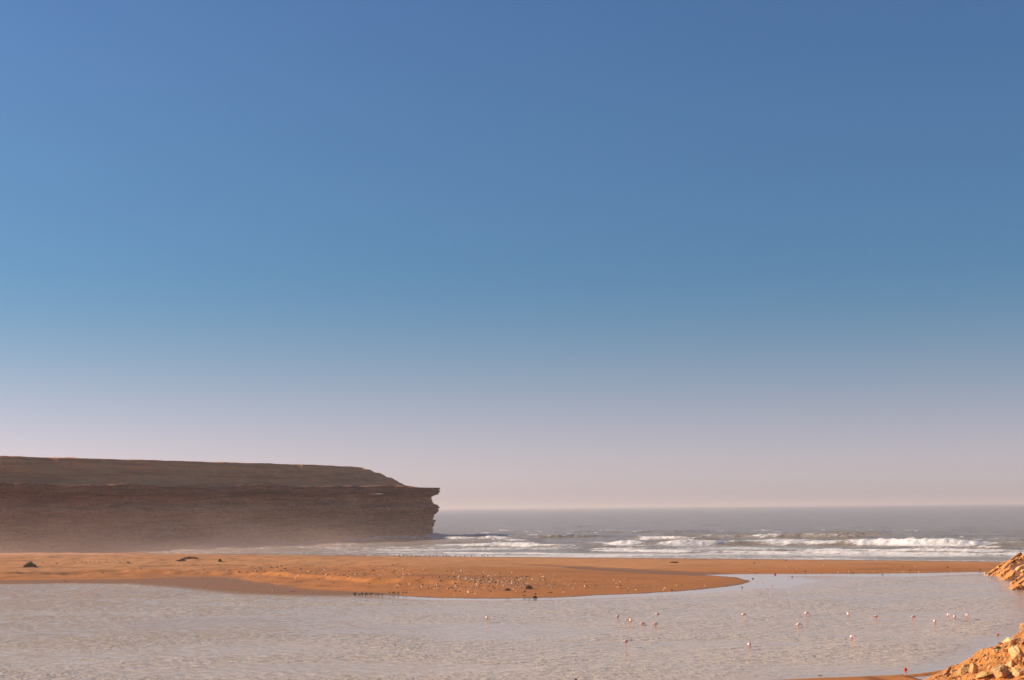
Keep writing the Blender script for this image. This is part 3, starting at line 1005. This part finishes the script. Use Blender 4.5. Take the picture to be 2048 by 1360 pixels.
for (u, v, wp, mt, lb) in [(1550, 1149.6, 6, 'red', 'red plastic scrap floating in the inlet behind the spit'), (1526.5, 1165.6, 2.6, 'red', 'red plastic scrap right of the spit tip'),
                           (1545, 1172.5, 2.8, 'red', 'red plastic scrap in the lagoon below the spit tip'), (1584.5, 1154.6, 4, 'dark', 'dark lump in the calm inlet water'),
                           (1484, 1175.2, 4, 'dark', 'dark lump in the water before the spit tip'), (1534, 1177, 2.4, 'dark', 'small dark lump in the lagoon below the spit tip'),
                           (1765, 1149.6, 4, 'dark', 'dark lump at the calm far edge of the lagoon'), (1995.5, 1270.5, 6.5, 'orange', 'orange float in the water left of the brown stone'),
                           (1641, 1354, 12, 'wood', 'brown driftwood floating near the bottom edge'), (1152, 1360, 6, 'dark', 'dark lump cut by the bottom edge')]:
    nm = 'plastic_scrap' if mt == 'red' else ('float' if mt == 'orange' else ('driftwood' if mt == 'wood' else 'lump'))
    debris(u, v, wp, mt, lb, nm.replace('_', ' '), name=nm, kind='drift' if mt in ('wood',) else 'stone', z=0.0)
for i, u in enumerate((401, 409.5, 414.5, 419)):
    debris(u, 1165, 2.6, 'pale', 'small white stone in the row of four on the mud', 'stone', 'row of white stones on the mud')
for (u, v, ad) in ((487, 1172, 'upper'), (489, 1174.5, 'lower')):
    debris(u, v, 3.2, 'pale', f'{ad} of two white stones at the mud edge', 'stone')
debris(546, 1181, 4.5, 'pale', 'pale stone on the mud edge right of the two white stones', 'stone')
debris(624, 1185.5, 3.5, 'pale', 'pale stone at the narrow right end of the mud', 'stone')

rnd = random.Random(5)
groups = [  # centre u, v, spread u, v, number, share of pale, size
    (965, 1163, 80, 6, 90, .6, 2.7), (1040, 1158, 45, 4, 50, .62, 3.0), (900, 1176, 150, 12, 64, .55, 2.3), (700, 1148, 110, 9, 46, .32, 2.8), (520, 1138, 80, 8, 30, .3, 3.0), (190, 1125, 90, 3, 34, .08, 3.0)]
for (cu, cv, su, sv, num, pk, sz) in groups:
    k = 0
    while k < num:
        u, v = rnd.gauss(cu, su * .6), rnd.gauss(cv, sv * .6)
        if v > 1190 or v < 1118:
            continue
        r = rnd.random()
        mt = 'pale' if r < pk else ('dark' if r < pk + .28 else 'grey')
        wp = sz * rnd.choice([.55, .65, .75, .9, 1.1, 1.5])
        cn = {'pale': 'pale', 'dark': 'dark', 'grey': 'grey'}[mt]
        if u < 330: pl, g_ = 'on the far left dune sand', 'on the left dune sand'
        elif u < 620: pl, g_ = 'behind the dark mud on the left of the sandbar', 'behind the mud'
        elif u < 820: pl, g_ = 'on the sand above the row of dark birds', 'above the row of birds'
        elif v < 1166: pl, g_ = 'in the dense debris field on top of the sandbar', 'in the debris field'
        else: pl, g_ = 'on the sandbar slope between debris field and lagoon', 'on the slope to the lagoon'
        big = 'larger' if wp > 1.25 * sz else 'small'
        debris(u, v, wp, mt, f'{big} {cn} stone {pl}', 'stone', f'{big} {cn} stones {g_}', rz=rnd.uniform(0, 6))
        k += 1

# shell and gravel grit too fine to count
verts = []; faces = []; mi = []
rg = np.random.default_rng(8)
for (cu, cv, su, sv, num) in [(960, 1166, 150, 14, 560), (700, 1150, 170, 13, 260), (420, 1140, 200, 12, 160), (1700, 1138, 220, 6, 110), (1250, 1165, 140, 10, 70), (1510, 1166, 14, 6, 60)]:
    for k in range(num):
        u, v = rg.normal(cu, su * .6), rg.normal(cv, sv * .6)
        if v < 1120 or v > 1192:
            continue
        d = ray(u, v); hgt = 0.75
        t = (hgt - CAM_H) / d[2]
        verts.append((d[0] * t, d[1] * t)); mi.append(rg.random())
pts = np.array(verts)
hz = ground_h(pts[:, 0], pts[:, 1])[0]
ok = hz > -0.08
vv = []; ff = []; mm = []
tet = np.array([(1, 0, -.35), (-.5, .87, -.35), (-.5, -.87, -.35), (0.1, 0, .75)])
for (x, y), h, r in zip(pts[ok], hz[ok], np.array(mi)[ok]):
    s0 = 0.07 + 0.17 * rg.random() ** 2
    a = rg.random() * 6.28
    ca, sa = math.cos(a), math.sin(a)
    b0 = len(vv)
    for c in tet:
        vv.append((x + s0 * (ca * c[0] - sa * c[1]), y + s0 * (sa * c[0] + ca * c[1]), max(h, 0) + s0 * (c[2] + .2)))
    ff += [(b0, b0 + 1, b0 + 3), (b0 + 1, b0 + 2, b0 + 3), (b0 + 2, b0, b0 + 3)]
    mm += [0 if r < .5 else (1 if r < .8 else 2)] * 3
me = bpy.data.meshes.new('beach_grit'); me.from_pydata(vv, [], ff)
for k in ('pale', 'dark', 'grey'):
    me.materials.append(M[k])
me.polygons.foreach_set('material_index', np.array(mm, dtype=np.int32))
tag(link('beach_grit', me), 'shell grit and gravel strewn over the sandbar', 'gravel', kind='stuff')
me.materials.clear() if False else None

# ------------------------------------------------------------------ scrub, weed, log
def tuft(name, p, w, h, dpt, mat, seed, label, cat, num=420, leaf=0.09):
    r = random.Random(seed)
    root = empty(name, p); tag(root, label, cat)
    bm = bmesh.new()
    for i in range(num):
        a = r.uniform(0, 6.28); q_ = math.sqrt(r.random())
        x = math.cos(a) * q_ * w / 2; y = math.sin(a) * q_ * dpt / 2
        top = h * (1 - q_ ** 2) * (0.75 + 0.5 * vnoise(x / (w * .2) + 9, y / (dpt * .2) + seed, seed))
        zz_ = float(top) * r.random() ** 0.5
        c = Vector((x, y, zz_)); l = leaf * r.uniform(.5, 1.4)
        d1 = Vector((r.uniform(-1, 1), r.uniform(-1, 1), r.uniform(-.3, 1))).normalized() * l
        d2 = Vector((r.uniform(-1, 1), r.uniform(-1, 1), r.uniform(-1, 1))).normalized() * l * .5
        bm.faces.new([bm.verts.new(c - d1), bm.verts.new(c + d2), bm.verts.new(c + d1), bm.verts.new(c - d2)])
    me = bpy.data.meshes.new('foliage'); bm.to_mesh(me); bm.free()
    link('foliage', me, M[mat], root)
    bm = bmesh.new()
    for i in range(9):
        a = r.uniform(0, 6.28); ex_ = math.cos(a) * w * .38 * r.random(); ey_ = math.sin(a) * dpt * .38
        t0, t1 = 0.03 * w / 2 + .01, 0.008
        ring0 = [bm.verts.new((t0 * math.cos(k * 2.09), t0 * math.sin(k * 2.09), -.05)) for k in range(3)]
        ring1 = [bm.verts.new((ex_ + t1 * math.cos(k * 2.09), ey_ + t1 * math.sin(k * 2.09), h * .75)) for k in range(3)]
        for k in range(3):
            bm.faces.new([ring0[k], ring0[(k + 1) % 3], ring1[(k + 1) % 3], ring1[k]])
    me = bpy.data.meshes.new('stems'); bm.to_mesh(me); bm.free()
    link('stems', me, M['wood'], root)
    return root


def tuft_px(name, u, v, wpx, hpx, mat, seed, label, cat, **kw):
    p = surf_at(u, v); s = p[1] / F
    return tuft(name, tuple(p), wpx * s, hpx * s * 1.1, wpx * s * .8, mat, seed, label, cat, **kw)


tuft_px('low_shrub', 60, 1134, 27, 8, 'scrub', 1, 'dark low shrub on the sand at the far left', 'shrub', num=900, leaf=.13)
tuft_px('low_shrub', 440, 1123.5, 8, 6, 'scrub', 2, 'small round dark shrub on the sand crest', 'shrub', num=300, leaf=.1)
tuft_px('low_shrub', 380, 1118, 36, 4, 'scrub', 3, 'flat brown scrub patch on the sand crest', 'shrub', num=700, leaf=.13)
tuft_px('low_shrub', 362, 1122.5, 22, 3.5, 'scrub', 4, 'flat scrub patch just in front of the wider one', 'shrub', num=400, leaf=.12)
tuft_px('weed_clump', 1058, 1178, 15, 7, 'dark', 5, 'dark dry weed clump among the debris', 'weed', num=260, leaf=.1)
tuft_px('weed_clump', 1070, 1196, 10, 4.5, 'dark', 6, 'dark weed clump at the very edge of the lagoon', 'weed', num=220, leaf=.08)
tuft_px('weed_clump', 1015, 1181, 12, 4, 'dark', 7, 'flat dark weed clump left of the taller one', 'weed', num=180, leaf=.09)
tuft_px('green_plant', 1997, 1298, 14, 4, 'green', 8, 'small green creeping plant on the bank under the long boulder', 'plant', num=260, leaf=.045)
tuft_px('green_plant', 2013, 1295, 10, 3, 'green', 9, 'green plant patch close against the long pale boulder', 'plant', num=140, leaf=.045)


def tube_mesh(name, pts, rad, seg=8):
    bm = bmesh.new(); rings = []
    pts = [Vector(p) for p in pts]
    for i, p in enumerate(pts):
        t = (pts[min(i + 1, len(pts) - 1)] - pts[max(i - 1, 0)]).normalized()
        a = t.orthogonal().normalized(); b = t.cross(a)
        r = rad[i]
        rings.append([bm.verts.new(p + (a * math.cos(k * 2 * math.pi / seg) + b * math.sin(k * 2 * math.pi / seg)) * r) for k in range(seg)])
    for i in range(len(rings) - 1):
        for k in range(seg):
            bm.faces.new([rings[i][k], rings[i][(k + 1) % seg], rings[i + 1][(k + 1) % seg], rings[i + 1][k]])
    bm.faces.new(rings[0]); bm.faces.new(rings[-1])
    bmesh.ops.recalc_face_normals(bm, faces=bm.faces)
    me = bpy.data.meshes.new(name); bm.to_mesh(me); bm.free()
    for f in me.polygons: f.use_smooth = True
    return me


p = surf_at(1348, 1125.5)
lg = link('driftwood_log', tube_mesh('driftwood_log', [(-1, 0, 0.08), (-.5, .05, .1), (0, .02, .12), (.55, -.06, .1), (1.0, -.02, .16)], [.07, .12, .13, .12, .06]), M['dark'])
lg.location = p; tag(lg, 'dark driftwood log lying on the pale beach near the sea', 'log')

# ------------------------------------------------------------------ birds
def skin_mesh(name, verts, edges, radii, sub=1, root=0):
    me = bpy.data.meshes.new(name + '_cage')
    me.from_pydata(verts, edges, [])
    ob = bpy.data.objects.new(name + '_cage', me); col.objects.link(ob)
    md = ob.modifiers.new('skin', 'SKIN'); md.use_smooth_shade = True
    for i, r in enumerate(radii):
        rr = r if isinstance(r, tuple) else (r, r)
        me.skin_vertices[0].data[i].radius = rr
        me.skin_vertices[0].data[i].use_root = (i == root)
    sb = ob.modifiers.new('sub', 'SUBSURF'); sb.levels = sub; sb.render_levels = sub
    dg = bpy.context.evaluated_depsgraph_get()
    res = bpy.data.meshes.new_from_object(ob.evaluated_get(dg), depsgraph=dg)
    res.name = name
    bpy.data.objects.remove(ob)
    for f in res.polygons: f.use_smooth = True
    return res


def flamingo_mesh(pose):
    V = [(-.05, 0, .92), (.10, 0, .94), (.22, 0, .94), (-.20, 0, .90), (-.30, 0, .85),
         (-.02, .07, .80), (-.02, -.07, .80), (-.05, .07, .42), (-.03, -.07, .42), (0, .07, .02), (.02, -.07, .02), (.09, .08, .01), (.11, -.08, .01)]
    E = [(0, 1), (1, 2), (0, 3), (3, 4), (0, 5), (0, 6), (5, 7), (6, 8), (7, 9), (8, 10), (9, 11), (10, 12)]
    Rr = [(.15, .19), (.15, .185), .12, (.10, .13), .035, .05, .05, .018, .018, .014, .014, .012, .012]
    if pose == 'feeding':
        neck = [(.33, 0, .93, .055), (.42, 0, .84, .04), (.46, 0, .70, .034), (.45, 0, .57, .032), (.44, 0, .48, .043), (.40, 0, .43, .034)]
    elif pose == 'tucked':
        neck = [(.30, 0, 1.00, .06), (.27, 0, 1.10, .045), (.16, .03, 1.13, .042), (.06, .05, 1.10, .05), (-.02, .06, 1.07, .04)]
    elif pose == 'forward':
        neck = [(.33, 0, .96, .055), (.46, 0, .93, .04), (.57, 0, .84, .034), (.63, 0, .70, .034), (.66, 0, .58, .032), (.66, 0, .50, .043), (.62, 0, .45, .034)]
    else:
        neck = [(.30, 0, 1.0, .055), (.34, 0, 1.14, .04), (.30, 0, 1.28, .034), (.27, 0, 1.42, .032), (.32, 0, 1.52, .034), (.39, 0, 1.53, .045), (.45, 0, 1.50, .034)]
    last = 2
    for (x, y, z_, r) in neck:
        V.append((x, y, z_)); Rr.append(r); E.append((last, len(V) - 1)); last = len(V) - 1
    me = skin_mesh('flamingo', V, E, Rr, 2)
    me.materials.clear()
    me.materials.append(M['plume']); me.materials.append(M['pink'])
    for f in me.polygons:
        c = f.center
        f.material_index = 1 if (c.z < .74 and c.x < .2) else 0
    hd = Vector(neck[-1][:3]); pv = Vector(neck[-2][:3])
    d = (hd - pv).normalized()
    down = Vector((0, 0, -1)) if abs(d.z) < .7 else Vector((-1, 0, 0))
    bill = tube_mesh('bill', [hd - d * .01, hd + d * .04 + down * .005, hd + d * .07 + down * .03, hd + d * .075 + down * .06], [.026, .024, .02, .006], 6)
    bill.materials.append(M['bill'])
    wings = []
    for sg in (1, -1):
        bm = bmesh.new()
        n1, n2 = 9, 6
        gridv = []
        for i in range(n1):
            t = i / (n1 - 1)
            x = .18 - .46 * t
            hh = .15 * math.sin(math.pi * min(1, .12 + .95 * t)) ** .7 + .006
            row = []
            for j in range(n2):
                s_ = j / (n2 - 1)
                ang = R(65) - s_ * R(105)
                rr = (.175 * (1 - .75 * max(0, t - .5) * 2 * .8))
                row.append(bm.verts.new((x, sg * (rr * math.cos(ang) + .004), .925 - .05 * t + hh * 1.3 * math.sin(ang))))
            gridv.append(row)
        for i in range(n1 - 1):
            for j in range(n2 - 1):
                bm.faces.new([gridv[i][j], gridv[i + 1][j], gridv[i + 1][j + 1], gridv[i][j + 1]])
        bmesh.ops.recalc_face_normals(bm, faces=bm.faces)
        bmesh.ops.solidify(bm, geom=bm.faces[:], thickness=.012)
        m_ = bpy.data.meshes.new('wing'); bm.to_mesh(m_); bm.free()
        for f in m_.polygons: f.use_smooth = True
        m_.materials.append(M['wing'])
        wings.append(m_)
    return me, bill, wings


FM = {k: flamingo_mesh(k) for k in ('feeding', 'tucked', 'forward', 'upright')}


def flamingo(u, v, pose, heading, depth, label, scale=0.86):
    """u, v: where the legs enter the water; heading in degrees, 0 = to the right, 90 = away"""
    p = gp(u, v, 0)
    me, bill, wings = FM[pose]
    o = bpy.data.objects.new('flamingo', me); col.objects.link(o)
    o.location = (p[0], p[1], -depth * scale); o.rotation_euler = (0, 0, R(heading)); o.scale = (scale,) * 3
    tag(o, label, 'flamingo', 'flamingos wading in the lagoon')
    for nm, m_ in (('bill', bill), ('wing', wings[0]), ('wing', wings[1])):
        c = bpy.data.objects.new(nm, m_); col.objects.link(c); c.parent = o


flamingo(974, 1244, 'tucked', 100, .28, 'lone flamingo far to the left of all the others')
flamingo(1235, 1243, 'tucked', 60, .25, 'leftmost flamingo of the middle cluster, head tucked')
flamingo(1257, 1246, 'feeding', 200, .38, 'pinkish flamingo standing just behind a paler one')
flamingo(1262, 1250, 'tucked', 130, .30, 'pale flamingo in front of the pinkish one of a close pair')
flamingo(1284, 1251, 'feeding', 5, .66, 'flamingo deep in the water right of the close pair')
flamingo(1315, 1239, 'forward', 170, .20, 'darker flamingo with long visible legs at the back of the cluster')
flamingo(1311, 1257, 'feeding', 195, .35, 'pale flamingo below the long legged one, right of the cluster')
flamingo(1251.5, 1294, 'feeding', 185, .33, 'large pale flamingo alone in front of the middle cluster')
flamingo(1487, 1238, 'feeding', 350, .30, 'flamingo far left in the right hand group')
flamingo(1597, 1257, 'feeding', 345, .40, 'flamingo below and left of another in the right hand group')
flamingo(1613, 1234, 'feeding', 340, .36, 'flamingo at the back, above a lower one with its head down')
flamingo(1697, 1238, 'tucked', 95, .22, 'slim pale flamingo seen end on, at the middle of the right group')
flamingo(1752, 1240, 'forward', 190, .45, 'flamingo stretched low with its neck forward, right of the slim one')
flamingo(1826, 1242, 'feeding', 10, .35, 'flamingo left of the group of four, head down')
flamingo(1870, 1251, 'tucked', 80, .35, 'small white flamingo nearest in the group of four on the right')
flamingo(1897, 1238, 'feeding', 290, .35, 'leftmost flamingo of the back three near the right edge')
flamingo(1909.5, 1242, 'tucked', 75, .32, 'middle flamingo of the back three near the right edge')
flamingo(1934, 1239, 'feeding', 275, .33, 'rightmost flamingo of all, beyond the orange float')
flamingo(1704, 1282, 'feeding', 300, .42, 'single flamingo in front of the right hand group')
flamingo(1499, 1305, 'tucked', 85, .05, 'nearest flamingo, tall and narrow, standing on long legs')


def wader_mesh():
    V = [(0, 0, .26), (.09, 0, .29), (.15, 0, .36), (.17, 0, .42), (-.12, 0, .23), (-.2, 0, .2), (0, .03, .17), (0, -.03, .17), (.01, .03, .0), (.01, -.03, 0)]
    E = [(0, 1), (1, 2), (2, 3), (0, 4), (4, 5), (0, 6), (0, 7), (6, 8), (7, 9)]
    Rr = [.085, .07, .04, .045, .05, .015, .025, .025, .012, .012]
    me = skin_mesh('shore_bird', V, E, Rr, 1)
    me.materials.clear(); me.materials.append(M['bird'])
    bl = tube_mesh('bill', [(.2, 0, .425), (.25, 0, .415), (.29, 0, .40)], [.018, .012, .004], 5)
    bl.materials.append(M['bill'])
    return me, bl


WB = wader_mesh()


def wader(u, v, ang, label, group, sc=1.0):
    p = surf_at(u, v)
    o = bpy.data.objects.new('shore_bird', WB[0]); col.objects.link(o)
    o.location = p; o.rotation_euler = (0, 0, R(ang)); o.scale = (sc,) * 3
    tag(o, label, 'bird', group)
    c = bpy.data.objects.new('bill', WB[1]); col.objects.link(c); c.parent = o


rnd = random.Random(12)
for k, (a, b_) in enumerate([(410, 1191), (432, 1190), (432, 1192.5), (500, 1192.5), (536, 1190), (550, 1192), (605, 1192.5), (612, 1190), (645, 1191.5), (690, 1191), (715, 1190.3), (782, 1191), (825, 1192), (890, 1191.5)]):
    wader(660 + a / 8.533, b_, rnd.choice([0, 20, 160, 180, 200, 340]), 'small dark bird in the row at the water edge of the mud', 'dark birds at the lagoon edge', rnd.uniform(.85, 1.1))
for k, a in enumerate([1015, 1075, 1105, 1165, 1250, 1300]):
    wader(660 + a / 8.533, 1188.3, rnd.choice([0, 20, 160, 180, 200]), 'small dark bird on the sand right of the row', 'dark birds on the sand', rnd.uniform(.8, 1.0))
for k in range(26):
    u = 772 + k * 8.6 + rnd.uniform(-3, 3)
    wader(u, 1113.2 + 0.004 * (u - 860) + rnd.uniform(-.3, .5), rnd.choice([0, 20, 160, 180, 200]), 'tiny dark bird standing at the sea edge of the beach', 'birds along the sea edge', rnd.uniform(.9, 1.3))
# bird in flight before the cliff
V = [(0, 0, 0), (.14, 0, .02), (.22, 0, .02), (-.18, 0, 0), (-.28, 0, 0), (.05, .16, .06), (.02, .38, .13), (-.08, .62, .12), (.05, -.16, .06), (.02, -.38, .13), (-.08, -.62, .12)]
E = [(0, 1), (1, 2), (0, 3), (3, 4), (0, 5), (5, 6), (6, 7), (0, 8), (8, 9), (9, 10)]
gm = skin_mesh('gull', V, E, [.09, .06, .04, .06, .02, (.07, .02), (.07, .015), (.02, .01), (.07, .02), (.07, .015), (.02, .01)], 1)
gm.materials.clear(); gm.materials.append(M['white'])
g = link('gull', gm)
g.data.materials.append(M['white']) if not g.data.materials else None
d = ray(777, 1018); t = 450 / d[1]
g.location = (d[0] * t, d[1] * t, CAM_H + d[2] * t); g.rotation_euler = (R(28), R(-12), R(60))
tag(g, 'white gull flying in front of the dark cliff', 'gull')

# red buoy on the little spit
p = gp(1811, 1342, 0)
by_ = empty('buoy', (p[0], p[1], 0.0)); tag(by_, 'bright red round buoy floating off the sand spit', 'buoy')
bm = bmesh.new(); bmesh.ops.create_uvsphere(bm, u_segments=16, v_segments=10, radius=.13)
for v_ in bm.verts: v_.co.z = v_.co.z * (1.15 if v_.co.z > 0 else 1.0) + .1
me = bpy.data.meshes.new('float_body'); bm.to_mesh(me); bm.free()
for f in me.polygons: f.use_smooth = True
link('float_body', me, M['red'], by_)
link('rope_eye', tube_mesh('rope_eye', [(-.04, 0, .24), (-.03, 0, .28), (0, 0, .3), (.03, 0, .28), (.04, 0, .24)], [.012] * 5, 6), M['red'], by_)

# ------------------------------------------------------------------ air
bm = bmesh.new()
bmesh.ops.create_cube(bm, size=1.0)
me = bpy.data.meshes.new('haze'); bm.to_mesh(me); bm.free()
hz_o = link('haze', me)
hz_o.scale = (120000, 120000, 56); hz_o.location = (0, 0, 56 / 2 - 8)
m, nt, out = new_mat('haze_air')
pv = nt.nodes.new('ShaderNodeVolumePrincipled')
pv.inputs['Color'].default_value = (0.80, 0.72, 0.73, 1)
pv.inputs['Density'].default_value = 0.00012
pv.inputs['Anisotropy'].default_value = 0.25
nt.links.new(pv.outputs[0], out.inputs['Volume'])
me.materials.append(m)
tag(hz_o, kind='stuff', label='thin pinkish sea haze over the whole bay', cat='haze')

# salt mist hanging low along the foot of the cliff
bm = bmesh.new(); bmesh.ops.create_cube(bm, size=1.0)
me = bpy.data.meshes.new('sea_mist'); bm.to_mesh(me); bm.free()
mist = link('sea_mist', me)
mist.scale = (330, 330, 24); mist.location = (-150, 525, 11.2)
m, nt, out = new_mat('mist_air')
b = NB(nt)
pos = b.n('ShaderNodeNewGeometry').outputs['Position']
sx_ = b.n('ShaderNodeSeparateXYZ'); b.l(pos, sx_.inputs[0])
hfall = b.math('EXPONENT', b.math('MULTIPLY', sx_.outputs[2], -1 / 4.8))
toe = b.map(sx_.outputs[2], 19.0, 12.0, 0.0, 1.0)
# across: distance along the normal of the cliff line
acr = b.math('ADD', b.math('MULTIPLY', sx_.outputs[0], 0.83), b.math('MULTIPLY', sx_.outputs[1], -0.56))
fr = b.map(acr, -265, -400, 0.0, 1.0)
fr = b.math('MULTIPLY', fr, b.map(acr, -470, -440, 0.0, 1.0))
alo = b.math('ADD', b.math('MULTIPLY', sx_.outputs[0], 0.56), b.math('MULTIPLY', sx_.outputs[1], 0.83))
ends = b.math('MULTIPLY', b.map(alo, 500, 330, 0.06, 1.0), b.map(alo, 640, 560, 0.0, 1.0))
ends = b.math('MULTIPLY', ends, b.map(alo, 190, 260, 0.0, 1.0))
nz_ = b.map(b.noise(b.coords((0.018, 0.018, 0.06), src='World'), 1.0, 2), 0.3, 0.7, 0.35, 1.5)
den = b.math('MULTIPLY', b.math('MULTIPLY', hfall, toe), b.math('MULTIPLY', b.math('MULTIPLY', fr, ends), nz_))
pv = nt.nodes.new('ShaderNodeVolumePrincipled')
pv.inputs['Color'].default_value = (0.97, 0.70, 0.58, 1)
pv.inputs['Anisotropy'].default_value = 0.3
b.l(b.math('MULTIPLY', den, 0.0095), pv.inputs['Density'])
nt.links.new(pv.outputs[0], out.inputs['Volume'])
me.materials.append(m)
tag(mist, kind='stuff', label='pinkish salt mist drifting along the foot of the cliff', cat='mist')
scene.cycles.volume_step_rate = 0.6
